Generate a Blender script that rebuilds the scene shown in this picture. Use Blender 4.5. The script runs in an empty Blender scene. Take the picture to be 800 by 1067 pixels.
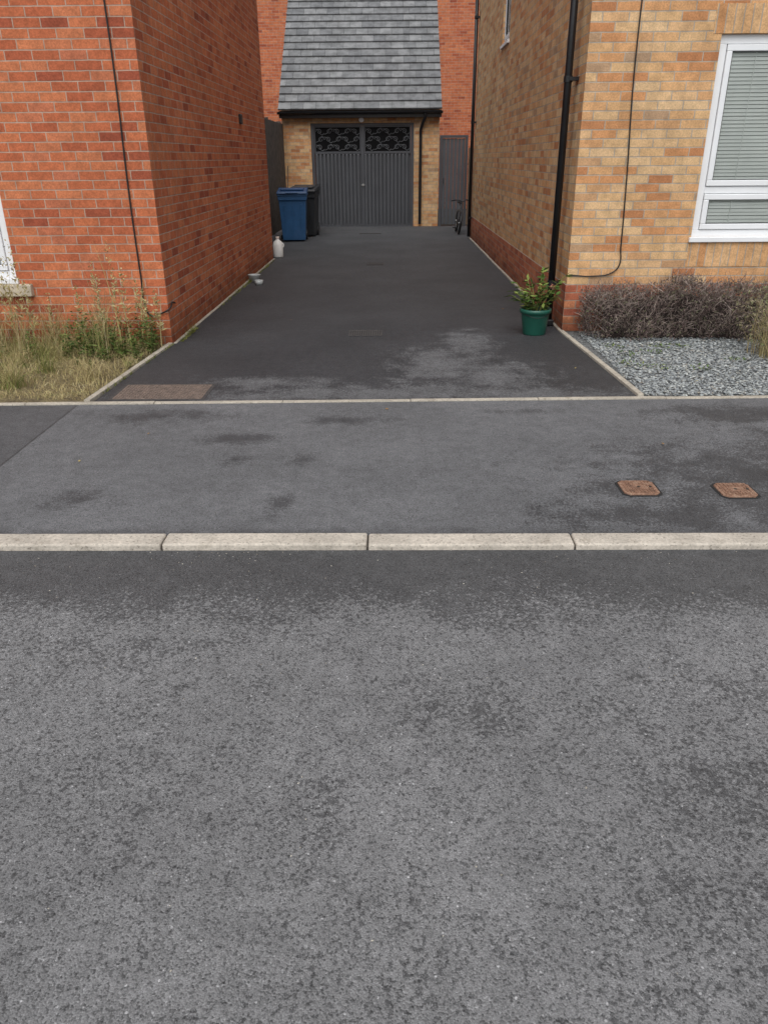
import bpy, bmesh, math, random
import numpy as np
from mathutils import Vector, Matrix
random.seed(4); rng=np.random.default_rng(4)
sc=bpy.context.scene
R=math.radians

# ------------------------------------------------------------ node helpers
class NT:
    def __init__(s,name):
        s.m=bpy.data.materials.new(name); s.m.use_nodes=True
        s.t=s.m.node_tree; s.t.nodes.clear()
        s.out=s.t.nodes.new('ShaderNodeOutputMaterial')
        s.b=s.t.nodes.new('ShaderNodeBsdfPrincipled')
        s.t.links.new(s.b.outputs[0],s.out.inputs[0])
        tc=s.t.nodes.new('ShaderNodeTexCoord'); s.P=tc.outputs['Object']
        s._xyz=None
    def new(s,t,**k):
        n=s.t.nodes.new(t)
        for a,b in k.items(): setattr(n,a,b)
        return n
    def put(s,sock,v):
        if isinstance(v,bpy.types.NodeSocket): s.t.links.new(v,sock)
        elif v is not None:
            if isinstance(v,(tuple,list)) and len(v)==3 and sock.type=='RGBA': v=(*v,1)
            sock.default_value=v
    def math(s,op,a,b=None,c=None,clamp=False):
        n=s.new('ShaderNodeMath',operation=op); n.use_clamp=clamp
        s.put(n.inputs[0],a); s.put(n.inputs[1],b)
        if c is not None: s.put(n.inputs[2],c)
        return n.outputs[0]
    def xyz(s):
        if not s._xyz:
            n=s.new('ShaderNodeSeparateXYZ'); s.put(n.inputs[0],s.P); s._xyz=n.outputs
        return s._xyz
    def comb(s,x,y,z=0.0):
        n=s.new('ShaderNodeCombineXYZ')
        for i,v in enumerate((x,y,z)): s.put(n.inputs[i],v)
        return n.outputs[0]
    def noise(s,scale,detail=3,rough=.55,vec=None,out=0):
        n=s.new('ShaderNodeTexNoise'); s.put(n.inputs['Vector'],vec or s.P)
        n.inputs['Scale'].default_value=scale; n.inputs['Detail'].default_value=detail; n.inputs['Roughness'].default_value=rough
        return n.outputs[out]
    def vor(s,scale,feature='F1',vec=None):
        n=s.new('ShaderNodeTexVoronoi',feature=feature); s.put(n.inputs['Vector'],vec or s.P); n.inputs['Scale'].default_value=scale
        return n
    def sm(s,v,a,b,lo=0.,hi=1.):
        n=s.new('ShaderNodeMapRange',interpolation_type='SMOOTHSTEP'); s.put(n.inputs[0],v)
        s.put(n.inputs[1],a); s.put(n.inputs[2],b); s.put(n.inputs[3],lo); s.put(n.inputs[4],hi); return n.outputs[0]
    def ramp(s,f,stops,const=False):
        n=s.new('ShaderNodeValToRGB'); s.put(n.inputs[0],f); e=n.color_ramp.elements
        if const: n.color_ramp.interpolation='CONSTANT'
        while len(e)<len(stops): e.new(.5)
        for i,(p,c) in enumerate(stops):
            e[i].position=p; e[i].color=(*c,1) if len(c)==3 else c
        return n.outputs[0]
    def mix(s,f,a,b,mode='MIX'):
        n=s.new('ShaderNodeMix',data_type='RGBA',blend_type=mode); s.put(n.inputs[0],f); s.put(n.inputs[6],a); s.put(n.inputs[7],b); return n.outputs[2]
    def mul(s,col,f):
        n=s.new('ShaderNodeVectorMath',operation='SCALE'); s.put(n.inputs[0],col); s.put(n.inputs[3],f); return n.outputs[0]
    def bump(s,h,strength=.5,dist=.01,nrm=None):
        n=s.new('ShaderNodeBump'); s.put(n.inputs['Height'],h); n.inputs['Strength'].default_value=strength; n.inputs['Distance'].default_value=dist
        if nrm: s.put(n.inputs['Normal'],nrm)
        return n.outputs[0]
    def fin(s,col,rough=.8,nrm=None,metal=0,spec=.5):
        s.put(s.b.inputs['Base Color'],col); s.put(s.b.inputs['Roughness'],rough)
        if nrm: s.put(s.b.inputs['Normal'],nrm)
        s.b.inputs['Metallic'].default_value=metal; s.b.inputs['Specular IOR Level'].default_value=spec
        return s.m
    def blob(s,cx,cy,rx,ry,nz):
        x,y,_=s.xyz()
        dx=s.math('DIVIDE',s.math('SUBTRACT',x,cx),rx); dy=s.math('DIVIDE',s.math('SUBTRACT',y,cy),ry)
        d=s.math('SQRT',s.math('ADD',s.math('MULTIPLY',dx,dx),s.math('MULTIPLY',dy,dy)))
        return s.math('SUBTRACT',1.0,d)
    def blobs(s,L,nz,lo=-.12,hi=.18):
        acc=None
        for l in L:
            v=s.blob(*l,nz); acc=v if acc is None else s.math('MAXIMUM',acc,v)
        acc=s.math('ADD',s.math('MAXIMUM',acc,-1.2),nz)
        return s.sm(acc,lo,hi)

def simple(name,col,rough=.6,var=.12,scale=8,metal=0,bumpS=0,spec=.5,dirt=0):
    n=NT(name)
    f=n.noise(scale,4,.6)
    c=n.mul(col,n.sm(f,.3,.7,1-var,1+var))
    if dirt:
        d=n.noise(2.3,5,.7); c=n.mix(n.math('MULTIPLY',n.sm(d,.48,.7),dirt),c,(.12,.1,.08))
    nr=n.bump(n.noise(scale*12,3,.6),bumpS,.004) if bumpS else None
    return n.fin(c,rough,nr,metal,spec)

def island(name,stops,rough=.8,var=.25,scale=6):
    n=NT(name)
    g=n.new('ShaderNodeNewGeometry')
    c=n.ramp(g.outputs['Random Per Island'],stops)
    c=n.mul(c,n.sm(n.noise(scale,3,.6),.3,.7,1-var,1+var))
    return n.fin(c,rough,spec=.25)

def brick(name,stops,mortar,bw=.225,bh=.075,offset=.5,lowdark=None,ph=(0,0)):
    n=NT(name)
    g=n.new('ShaderNodeNewGeometry')
    sp=n.new('ShaderNodeSeparateXYZ'); n.put(sp.inputs[0],g.outputs['True Normal'])
    isx=n.math('GREATER_THAN',n.math('ABSOLUTE',sp.outputs[0]),.5)
    x,y,z=n.xyz()
    u=n.math('ADD',n.math('MULTIPLY',isx,y),n.math('MULTIPLY',n.math('SUBTRACT',1.0,isx),x))
    w=n.math('MULTIPLY',n.math('SUBTRACT',n.noise(9,2,.6),.5),.007)
    v=n.comb(n.math('ADD',n.math('ADD',u,ph[0]),w),n.math('ADD',n.math('ADD',z,ph[1]),w))
    b=n.new('ShaderNodeTexBrick'); n.put(b.inputs['Vector'],v)
    b.inputs['Scale'].default_value=1; b.inputs['Brick Width'].default_value=bw; b.inputs['Row Height'].default_value=bh
    b.inputs['Mortar Size'].default_value=.0050; b.inputs['Mortar Smooth'].default_value=.25; b.offset=offset
    b.inputs['Color1'].default_value=(0,0,0,1); b.inputs['Color2'].default_value=(1,1,1,1); b.inputs['Mortar'].default_value=(.5,.5,.5,1)
    b.inputs['Bias'].default_value=0
    col=n.ramp(b.outputs['Color'],stops)
    fine=n.noise(70,4,.7); mid=n.noise(11,3,.6); big=n.noise(.9,3,.6)
    col=n.mul(col,n.sm(fine,.3,.7,.78,1.18)); col=n.mul(col,n.sm(mid,.3,.7,.86,1.12))
    mc=n.mul(mortar,n.sm(mid,.3,.7,.8,1.12))
    c=n.mix(b.outputs['Fac'],col,mc)
    c=n.mul(c,n.sm(big,.3,.7,.9,1.07))
    if lowdark:
        f=n.sm(n.math('ADD',z,n.math('MULTIPLY',n.math('SUBTRACT',mid,.5),.35)),0,lowdark,.55,1)  # brick colour gets darker towards the wall foot, with an uneven edge
        c=n.mul(c,f)
    h=n.math('SUBTRACT',n.math('MULTIPLY',fine,.35),b.outputs['Fac'])
    return n.fin(c,.88,n.bump(h,.7,.007),spec=.25)

# ------------------------------------------------------------ mesh helpers
def empty(name):
    e=bpy.data.objects.new(name,None); sc.collection.objects.link(e); return e
class MB:
    def __init__(s): s.v=[]; s.f=[]
    def add(s,vs,fs):
        o=len(s.v); s.v+= [tuple(p) for p in vs]; s.f+=[tuple(i+o for i in f) for f in fs]
    def box(s,x0,x1,y0,y1,z0,z1,P=None):
        c=[(x0,y0,z0),(x1,y0,z0),(x1,y1,z0),(x0,y1,z0),(x0,y0,z1),(x1,y0,z1),(x1,y1,z1),(x0,y1,z1)]
        if P: c=[P(*q) for q in c]
        s.add(c,[(0,3,2,1),(4,5,6,7),(0,1,5,4),(1,2,6,5),(2,3,7,6),(3,0,4,7)])
    def quad(s,*p): s.add(p,[tuple(range(len(p)))])
    def cyl(s,a,b,r0,r1=None,n=16,cap=True):
        r1=r0 if r1 is None else r1
        a=Vector(a);b=Vector(b);d=(b-a).normalized(); t=d.orthogonal().normalized(); q=d.cross(t)
        vs=[]
        for c,r in((a,r0),(b,r1)):
            for i in range(n):
                A=2*math.pi*i/n; vs.append(c+t*math.cos(A)*r+q*math.sin(A)*r)
        fs=[(i,(i+1)%n,n+(i+1)%n,n+i) for i in range(n)]
        if cap: fs+=[tuple(range(n-1,-1,-1)),tuple(range(n,2*n))]
        s.add(vs,fs)
    def obj(s,name,mat,parent=None,bevel=0,smooth=False,seg=2,recalc=True):
        me=bpy.data.meshes.new(name); me.from_pydata(s.v,[],s.f); me.update()
        if recalc:
            bm=bmesh.new(); bm.from_mesh(me); bmesh.ops.recalc_face_normals(bm,faces=bm.faces); bm.to_mesh(me); bm.free()
        if mat: me.materials.append(mat)
        o=bpy.data.objects.new(name,me); sc.collection.objects.link(o)
        if parent: o.parent=parent
        if bevel:
            m=o.modifiers.new('b','BEVEL'); m.width=bevel; m.segments=seg; m.limit_method='ANGLE'; m.angle_limit=R(40)
        if smooth:
            for p in me.polygons: p.use_smooth=True
        return o
def tube(name,pts,r,mat,parent=None,smooth=True,cyclic=False):
    cu=bpy.data.curves.new(name,'CURVE'); cu.dimensions='3D'; cu.bevel_depth=r; cu.bevel_resolution=3; cu.use_fill_caps=True
    sp=cu.splines.new('BEZIER' if smooth else 'POLY')
    if smooth:
        sp.bezier_points.add(len(pts)-1)
        for b,p in zip(sp.bezier_points,pts): b.co=p; b.handle_left_type=b.handle_right_type='AUTO'
    else:
        sp.points.add(len(pts)-1)
        for b,p in zip(sp.points,pts): b.co=(*p,1)
    sp.use_cyclic_u=cyclic
    cu.materials.append(mat)
    o=bpy.data.objects.new(name,cu); sc.collection.objects.link(o)
    if parent: o.parent=parent
    return o
def wall(mb,P,u0,u1,v0,v1,holes=(),depth=.1):
    us=sorted({u0,u1,*[h[0] for h in holes],*[h[1] for h in holes]}); vs=sorted({v0,v1,*[h[2] for h in holes],*[h[3] for h in holes]})
    for i in range(len(us)-1):
        for j in range(len(vs)-1):
            a,b,c,d=us[i],us[i+1],vs[j],vs[j+1]; mu=(a+b)/2; mv=(c+d)/2
            if any(h[0]<mu<h[1] and h[2]<mv<h[3] for h in holes): continue
            mb.quad(P(a,0,c),P(b,0,c),P(b,0,d),P(a,0,d))
    for a,b,c,d in holes:
        for p,q in (((a,c),(b,c)),((b,c),(b,d)),((b,d),(a,d)),((a,d),(a,c))):
            mb.quad(P(p[0],0,p[1]),P(q[0],0,q[1]),P(q[0],depth,q[1]),P(p[0],depth,p[1]))

# ------------------------------------------------------------ materials
RED=[(0,(.30,.075,.042)),(.1,(.43,.118,.056)),(.5,(.52,.16,.072)),(.8,(.56,.195,.09)),(1,(.48,.158,.083))]
m_red=brick('red_brick',RED,(.46,.33,.26),lowdark=.35)
m_redfar=brick('red_brick_far',RED,(.42,.31,.25))
BUFF=[(0,(.46,.20,.09)),(.15,(.60,.30,.135)),(.42,(.64,.405,.205)),(.7,(.67,.46,.26)),(.88,(.60,.335,.16)),(1,(.42,.28,.175))]
m_buff=brick('buff_brick',BUFF,(.44,.38,.31))
m_buffs=brick('buff_soldier',[(0,(.50,.25,.11)),(.5,(.60,.35,.17)),(1,(.64,.41,.22))],(.42,.36,.29),bw=.075,bh=.5,offset=0)
m_plinth=brick('plinth_brick',[(0,(.34,.10,.06)),(.5,(.48,.16,.085)),(1,(.55,.22,.11))],(.36,.28,.22),lowdark=.3)
m_black=simple('black_plastic',(.012,.012,.014),.35,.2)
m_cable=simple('cable',(.012,.011,.011),.5)
m_white=simple('white_upvc',(.82,.84,.86),.3,.03,3)
m_blind=simple('blind_slat',(.86,.89,.86),.5,.04,3)
m_sill=simple('stone_sill',(.55,.48,.37),.85,.18,14,bumpS=.4,dirt=.4)
m_dark=simple('dark_room',(.25,.27,.27),.9)
m_door=simple('grey_door',(.070,.074,.084),.45,.08,3,dirt=.08)
m_frib=simple('door_rib',(.085,.09,.10),.45,.08,3)
m_fence=simple('dark_fence',(.085,.070,.060),.85,.35,9,bumpS=.4)
m_wood=simple('brown_timber',(.18,.12,.08),.85,.3,7)
m_tile=island('roof_tile',[(0,(.16,.165,.172)),(.5,(.195,.20,.205)),(1,(.24,.245,.25))],.85,.22,5)
m_roof=simple('slate_roof',(.07,.07,.08),.8,.25,3)

def glass_mat():
    n=NT('window_glass'); n.t.nodes.remove(n.b)
    tr=n.new('ShaderNodeBsdfTransparent'); tr.inputs[0].default_value=(.97,.99,.98,1)
    gl=n.new('ShaderNodeBsdfGlossy'); gl.inputs['Roughness'].default_value=.02
    fr=n.new('ShaderNodeFresnel'); fr.inputs[0].default_value=1.45
    mx=n.new('ShaderNodeMixShader'); n.t.links.new(n.math('MULTIPLY',fr.outputs[0],1.1,clamp=True),mx.inputs[0])
    n.t.links.new(tr.outputs[0],mx.inputs[1]); n.t.links.new(gl.outputs[0],mx.inputs[2]); n.t.links.new(mx.outputs[0],n.out.inputs[0])
    return n.m
m_glass=glass_mat()

def asphalt(name,dry,wet,maskfn,chip=150,sparkle=1.):
    n=NT(name)
    v=n.vor(chip); cs=n.new('ShaderNodeSeparateColor'); n.put(cs.inputs[0],v.outputs['Color']); r=cs.outputs[0]
    tone=n.ramp(r,[(0,(.42,)*3),(.2,(.76,)*3),(.6,(1,)*3),(.9,(1.0,)*3),(1,(1.0,)*3)])
    v2=n.vor(chip*.42); cs2=n.new('ShaderNodeSeparateColor'); n.put(cs2.inputs[0],v2.outputs['Color'])
    bright=n.math('MULTIPLY',n.sm(cs2.outputs[1],.95,.98),n.sm(v2.outputs['Distance'],.34,.22))
    bright3=n.sm(cs.outputs[2],.88,.97)
    grain=n.noise(300,2,.75); broad=n.noise(1.1,4,.6); midn=n.noise(14,3,.65)
    m=maskfn(n)
    base=n.mix(m,dry,wet)
    c=n.mul(base,n.sm(grain,.3,.7,.74,1.24)); c=n.mix(1.0,c,tone,'MULTIPLY')
    c=n.mul(c,n.sm(broad,.3,.7,.88,1.12)); c=n.mul(c,n.sm(midn,.3,.7,.9,1.1))
    c=n.mul(c,n.math('ADD',1.0,n.math('MULTIPLY',n.math('ADD',n.math('MULTIPLY',bright,1.3),n.math('MULTIPLY',bright3,.42)),sparkle)))
    h=n.math('ADD',n.math('MULTIPLY',v.outputs['Distance'],-1.0),n.math('MULTIPLY',grain,.5))
    rough=n.sm(m,0,1,.92,.66)
    return n.fin(c,rough,n.bump(h,.42,.005),spec=.3)

def m_roadmask(n):
    x,y,z=n.xyz()
    n1=n.noise(66,4,.70); low=n.noise(1.5,3,.6); lm=n.noise(7.5,4,.7)
    bl=n.blobs([(-.19,1.56,.10,.11),(-.17,1.44,.07,.06),(1.15,1.6,.5,.32),(.35,1.95,.4,.14),(-.45,2.1,.06,.07),(-1.5,1.0,.5,.12),(.9,1.15,.5,.22),(1.3,2.0,.35,.18),(-.9,2.25,.4,.1)],n.math('MULTIPLY',n.math('SUBTRACT',lm,.5),1.8),-.6,.9)
    t=n.math('ADD',n1,n.math('MULTIPLY',n.math('SUBTRACT',low,.5),.20))
    t=n.math('ADD',t,n.math('MULTIPLY',n.math('SUBTRACT',lm,.5),.24))
    t=n.math('ADD',t,n.math('MULTIPLY',bl,.065))
    sp=n.sm(t,.550,.600,0,.76)
    yy=n.math('ADD',y,n.math('MULTIPLY',n.math('SUBTRACT',n.noise(2.3,5,.65),.5),.8))
    yy=n.math('ADD',yy,n.math('MULTIPLY',n.math('SUBTRACT',n1,.5),1.7))
    k=n.sm(yy,2.38,2.62)
    return n.math('MAXIMUM',sp,n.math('MULTIPLY',k,.84))
def m_pavemask(n):
    n1=n.noise(70,4,.7); lm=n.noise(5,5,.68)
    nz=n.math('ADD',n.math('MULTIPLY',n.math('SUBTRACT',lm,.5),3.6),n.math('MULTIPLY',n.math('SUBTRACT',n1,.5),4.2))
    sml=n.blobs([(-1.6,3.58,.22,.12),(-.92,4.13,.09,.11),(-.51,4.13,.09,.12),(-1.55,4.97,.6,.18),(-.95,4.5,.28,.15),(-.3,4.85,.35,.10),
               (-.58,3.5,.09,.14),(.9,5.05,.3,.08)],nz,-.1,1.0)
    big=n.blobs([(2.1,3.75,1.1,.66),(2.25,4.95,.55,.22),(1.3,3.35,.6,.22),(2.6,4.3,.6,.4)],nz,-.15,.6)
    m=n.math('MAXIMUM',n.math('MULTIPLY',sml,.80),n.math('MULTIPLY',big,.88))
    x,y,z=n.xyz()
    sx=n.math('ADD',x,n.math('MULTIPLY',n1,.014))
    oldpatch=n.math('MULTIPLY',n.math('LESS_THAN',sx,-2.235),.5)
    seam=n.math('MULTIPLY',n.sm(n.math('ABSOLUTE',n.math('ADD',sx,2.235)),.004,.012,1,0),.9)
    edge=n.sm(n.math('ADD',y,n.math('MULTIPLY',n.math('SUBTRACT',lm,.5),.3)),3.16,3.26,.5,0)
    pit=n.sm(n1,.57,.64,0,.5)
    return n.math('MAXIMUM',n.math('MAXIMUM',n.math('MAXIMUM',m,edge),pit),n.math('MAXIMUM',oldpatch,seam))
def m_drivemask(n):
    n1=n.noise(60,4,.7); lm=n.noise(4.2,5,.68)
    nz=n.math('ADD',n.math('MULTIPLY',n.math('SUBTRACT',lm,.5),3.4),n.math('MULTIPLY',n.math('SUBTRACT',n1,.5),3.8))
    d=n.blobs([(.4,6.3,.42,.8),(.72,7.1,.26,.7),(.8,5.95,.5,.5),(-.2,5.5,1.5,.26),(1.0,5.45,.85,.2),(-1.0,5.8,.5,.2)],nz,-.15,.7)
    x,y,z=n.xyz()
    far=n.sm(y,6.5,16,.08,.42)
    d=n.math('MAXIMUM',n.math('MULTIPLY',d,.80),far)
    return n.math('SUBTRACT',1.0,d)
m_road=asphalt('road_asphalt',(.205,.206,.211),(.068,.069,.072),m_roadmask,chip=210,sparkle=.9)
m_pave=asphalt('pavement_asphalt',(.158,.161,.169),(.058,.059,.063),m_pavemask,chip=240,sparkle=.7)
m_drive=asphalt('driveway_asphalt',(.165,.168,.175),(.043,.044,.048),m_drivemask,chip=220,sparkle=.7)

def conc(name,col,edge=.5):
    n=NT(name)
    a=n.noise(60,4,.7); b=n.noise(4,4,.65)
    c=n.mul(col,n.sm(a,.3,.7,.82,1.14)); c=n.mul(c,n.sm(b,.35,.7,1.06,.8))
    pit=n.sm(n.noise(95,2,.5),.62,.68); c=n.mix(n.math('MULTIPLY',pit,.55),c,(.12,.1,.08))
    st=n.sm(n.noise(9,5,.7),.56,.7); c=n.mix(n.math('MULTIPLY',st,edge),c,(.17,.14,.10))
    return n.fin(c,.9,n.bump(n.math('SUBTRACT',a,pit),.5,.004),spec=.25)
m_kerb=conc('kerb_concrete',(.56,.51,.44),.38)
m_edge=conc('edging_concrete',(.48,.44,.37),.6)

# ------------------------------------------------------------ ground
def FY(x): return 5.28+.02*x
g=MB(); g.quad((-150,-150,-.03),(150,-150,-.03),(150,150,-.03),(-150,150,-.03)); g.obj('ground',simple('ground_earth',(.09,.085,.06),.95,.3,1))
g=MB(); g.quad((-40,-6,-.012),(40,-6,-.012),(40,3.028,-.012),(-40,3.028,-.012)); g.obj('road',m_road)
g=MB(); g.quad((-40,3.145,0),(40,3.145,0),(40,FY(40),0),(-40,FY(-40),0)); g.obj('pavement',m_pave)
g=MB(); g.quad((-2.15,FY(-2.15)+.04,.004),(1.77,FY(1.77)+.04,.004),(1.70,7.6,.004),(1.70,17.5,.004),(4,17.5,.004),(4,21,.004),(-2.8,21,.004),(-2.8,13.9,.004),(-2.07,13.9,.004),(-2.07,7.15,.004)); g.obj('driveway',m_drive)

k=MB(); L=.926
for i in range(-20,20):
    x=-.113+i*L; dz=random.uniform(-.003,.003); dy=random.uniform(-.004,.004)
    k.box(x+.0035,x+L-.0035,3.028+dy,3.145+dy,-.1,.016+dz)
KB=empty('kerb'); k.obj('kerb_stones',m_kerb,KB,bevel=.010,seg=3)
k=MB(); k.box(-20,20,3.035,3.14,-.1,-.001) ; k.obj('kerb_joint_mortar',simple('joint_dirt',(.06,.05,.04),.95),KB)
k=MB(); L=.915
x=-20.0
while x<20:
    a,b=x+.002,x+L-.002
    dz=random.uniform(-.002,.002); dy=random.uniform(-.003,.003)
    c=[(a,FY(a)+dy,-.05),(b,FY(b)+dy,-.05),(b,FY(b)+.045+dy,-.05),(a,FY(a)+.045+dy,-.05)]
    k.add(c+[(p[0],p[1],.010+dz) for p in c],[(0,3,2,1),(4,5,6,7),(0,1,5,4),(1,2,6,5),(2,3,7,6),(3,0,4,7)])
    x+=L
def strip(k,p,q,w,z):
    p=Vector((*p,0));q=Vector((*q,0));d=(q-p);n=int(d.length/.9)+1;t=d.normalized();s=Vector((t.y,-t.x,0))*w
    for i in range(n):
        a=p+d*(i/n)+t*.003; b=p+d*((i+1)/n)-t*.003
        zz=z+random.uniform(-.002,.003)
        c=[a,b,b+s,a+s]
        k.add([(v.x,v.y,-.05) for v in c]+[(v.x,v.y,zz) for v in c],[(0,3,2,1),(4,5,6,7),(0,1,5,4),(1,2,6,5),(2,3,7,6),(3,0,4,7)])
strip(k,(1.77,FY(1.77)+.05),(1.655,7.66),.045,.022)
strip(k,(1.655,7.67),(1.655,17.5),.03,.02)
strip(k,(-2.215,FY(-2.2)+.05),(-2.105,7.17),.045,.02)
strip(k,(-2.066,7.2),(-2.066,13.9),.03,.012)
k.obj('edging',m_edge,bevel=.004)

# ------------------------------------------------------------ houses
def window(par,P,u0,u1,v0,v1,transom=None,sillp=.03,blinds=True,fw=.072):
    w0,w1=.035,.10
    f=MB()
    f.box(u0,u1,w0,w1,v0,v0+fw,P); f.box(u0,u1,w0,w1,v1-fw,v1,P)
    f.box(u0,u0+fw,w0,w1,v0+fw,v1-fw,P); f.box(u1-fw,u1,w0,w1,v0+fw,v1-fw,P)
    if transom:
        f.box(u0+fw,u1-fw,w0,w1,transom-.03,transom+.03,P)
        panes=[(v0+fw,transom-.03),(transom+.03,v1-fw)]
    else: panes=[(v0+fw,v1-fw)]
    s=.05; gb=MB(); gg=MB(); gk=MB()
    for a,b in panes:
        U0,U1=u0+fw+.004,u1-fw-.004; a+=.004;b-=.004
        gb.box(U0,U1,w0-.014,w1-.02,a,a+s,P); gb.box(U0,U1,w0-.014,w1-.02,b-s,b,P)
        gb.box(U0,U0+s,w0-.014,w1-.02,a+s,b-s,P); gb.box(U1-s,U1,w0-.014,w1-.02,a+s,b-s,P)
        gg.quad(P(U0+s,w0+.01,a+s),P(U1-s,w0+.01,a+s),P(U1-s,w0+.01,b-s),P(U0+s,w0+.01,b-s))
        q=.006; e0,e1=w0-.004,w0+.008
        gk.box(U0+s+.001,U1-s-.001,e0,e1,a+s+.001,a+s+q,P); gk.box(U0+s+.001,U1-s-.001,e0,e1,b-s-q,b-s-.001,P)
        gk.box(U0+s+.001,U0+s+q,e0,e1,a+s+q,b-s-q,P); gk.box(U1-s-q,U1-s-.001,e0,e1,a+s+q,b-s-q,P)
    f.obj('window_frame',m_white,par,bevel=.004); gb.obj('window_sash',m_white,par,bevel=.006); gk.obj('glazing_gasket',m_black,par)
    gg.obj('window_glass',m_glass,par)
    sl=MB(); sl.box(u0-.02,u1+.02,-sillp,w0-.016,v0-.035,v0+.01,P); sl.obj('window_sill',m_white,par,bevel=.005)
    if blinds:
        b=MB(); z=v0+fw
        while z<v1-fw:
            dz=random.uniform(-.0012,.0012)
            b.box(0,1,0,1,0,1,lambda a,c,d:P(u0+fw if a==0 else u1-fw,.070+.012*d+.0015*c,z+dz+.0275*d)) ; z+=.031
        b.obj('window_blind',m_blind,par)
        c=MB()
        for uu in (u0+.35,u1-.35): c.box(uu,uu+.004,.062,.066,v0+fw,v1-fw,P)
        c.obj('blind_cord',m_blind,par)
    r=MB(); r.quad(P(u0,.16,v0),P(u1,.16,v0),P(u1,.16,v1),P(u0,.16,v1)); r.obj('window_room',m_dark,par)

def house(name,x0,x1,y0,y1,h,mat,holesF=(),holesL=(),holesR=(),z0=0.0):
    e=empty(name)
    m=MB()
    wall(m,lambda u,w,v:(u,y0+w,v),x0,x1,z0,h,holesF)
    wall(m,lambda u,w,v:(x0+w,u,v),y0,y1,z0,h,holesL)
    wall(m,lambda u,w,v:(x1-w,u,v),y0,y1,z0,h,holesR)
    wall(m,lambda u,w,v:(u,y1-w,v),x0,x1,z0,h)
    r=MB(); o=.25; cy=(y0+y1)/2; rz=h+(cy-y0)*.75
    m.quad((x0,y0,h),(x0,y1,h),(x0,cy,rz-.1)); m.quad((x1,y0,h),(x1,y1,h),(x1,cy,rz-.1))
    m.obj('walls',mat,e,recalc=False)
    for yy in (y0-o,y1+o):
        zz=h-.75*o
        c=[(x0-.05,yy,zz),(x1+.05,yy,zz),(x1+.05,cy,rz),(x0-.05,cy,rz)]
        r.add(c+[(p[0],p[1],p[2]+.08) for p in c],[(0,1,2,3),(4,5,6,7),(0,1,5,4),(1,2,6,5),(2,3,7,6),(3,0,4,7)])
    r.obj('roof',m_roof,e)
    return e
LX=-2.07; LY=7.18
H1=house('brick_house',-11,LX,LY,13.94,5.3,m_red,holesF=[(-4.65,-3.42,.60,1.9),(-4.65,-3.42,3.2,4.4),(-7.4,-6.4,.05,2.15)])
PF=lambda u,w,v:(u,LY+w,v)
window(H1,PF,-4.65,-3.42,.60,1.9); window(H1,PF,-4.65,-3.42,3.2,4.4)
s=MB(); s.box(-4.8,-3.285,LY-.055,LY+.03,.455,.562); s.obj('stone_sill',m_sill,H1,bevel=.008)
s=MB(); s.box(-7.4,-6.4,LY+.06,LY+.1,.05,2.15); s.obj('front_door',m_door,H1,bevel=.01)
tube('cable',[(-2.27,LY-.012,5.2),(-2.275,LY-.012,3),(-2.27,LY-.012,2.2),(-2.285,LY-.012,1.3),(-2.28,LY-.012,.6),(-2.275,LY-.012,.36),(-2.23,LY-.014,.27),(-2.14,LY-.014,.29),(-2.06,LY-.012,.33),(-2.056,LY+.1,.37),(-2.056,LY+.2,.35)],.007,m_cable,H1)
v=MB(); v.box(LX,LX+.03,11.6,11.75,2.02,2.14); v.obj('wall_vent',m_black,H1,bevel=.01)

RX=1.70; RY=7.70
H2=house('brick_house',RX,10.5,RY,17.5,5.3,m_buff,holesF=[(2.835,4.12,.87,2.53),(2.835,4.12,3.5,4.7),(6.4,7.4,.5,2.4)],holesL=[(12.9,13.7,3.12,4.4)],z0=.45)
p=MB()
wall(p,lambda u,w,v:(u,RY-.012+w,v),RX-.012,10.5,0,.45); wall(p,lambda u,w,v:(RX-.012+w,u,v),RY-.012,17.5,0,.45)
p.quad((RX-.012,RY-.012,.45),(10.5,RY-.012,.45),(10.5,RY+.01,.45),(RX-.012,RY+.01,.45)); p.quad((RX-.012,RY+.01,.45),(RX+.01,RY+.01,.45),(RX+.01,17.5,.45),(RX-.012,17.5,.45))
p.obj('plinth',m_plinth,H2,recalc=False)
PR=lambda u,w,v:(u,RY+w,v)
window(H2,PR,2.835,4.12,.87,2.53,transom=1.29); window(H2,PR,2.835,4.12,3.5,4.7)
window(H2,lambda u,w,v:(RX+w,u,v),12.9,13.7,3.12,4.4,blinds=False)
s=MB(); s.box(6.4,7.4,RY+.06,RY+.1,.5,2.4); s.obj('front_door',m_door,H2,bevel=.01)
s=MB(); s.box(2.76,4.2,RY-.004,RY+.05,2.533,2.75); s.box(2.83,4.13,RY-.004,RY+.03,.612,.832); s.obj('soldier_course',m_buffs,H2)
tube('cable',[(2.11,RY-.012,5.2),(2.115,RY-.012,3),(2.12,RY-.012,2.2),(2.16,RY-.012,1.4),(2.18,RY-.012,.8),(2.18,RY-.014,.62),(2.12,RY-.014,.56),(1.95,RY-.014,.53),(1.72,RY-.012,.54)],.006,m_cable,H2)
def downpipe(par,x,y,z0,z1,wallx=None,r=.034):
    d=MB(); d.cyl((x,y,z0),(x,y,z1),r,n=20); d.obj('downpipe',m_black,par).data.polygons.foreach_set('use_smooth',[True]*22)
    c=MB(); z=z0+.35
    while z<z1:
        c.cyl((x,y,z),(x,y,z+.05),r+.007,n=20)
        if wallx is not None: c.box(min(x,wallx),max(x,wallx),y-.05,y+.05,z+.01,z+.04)
        z+=1.8
    c.obj('pipe_brackets',m_black,par)
downpipe(H2,1.61,8.0,.05,5.2,RX)
downpipe(H2,1.635,17.3,.05,5.2,RX)
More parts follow.
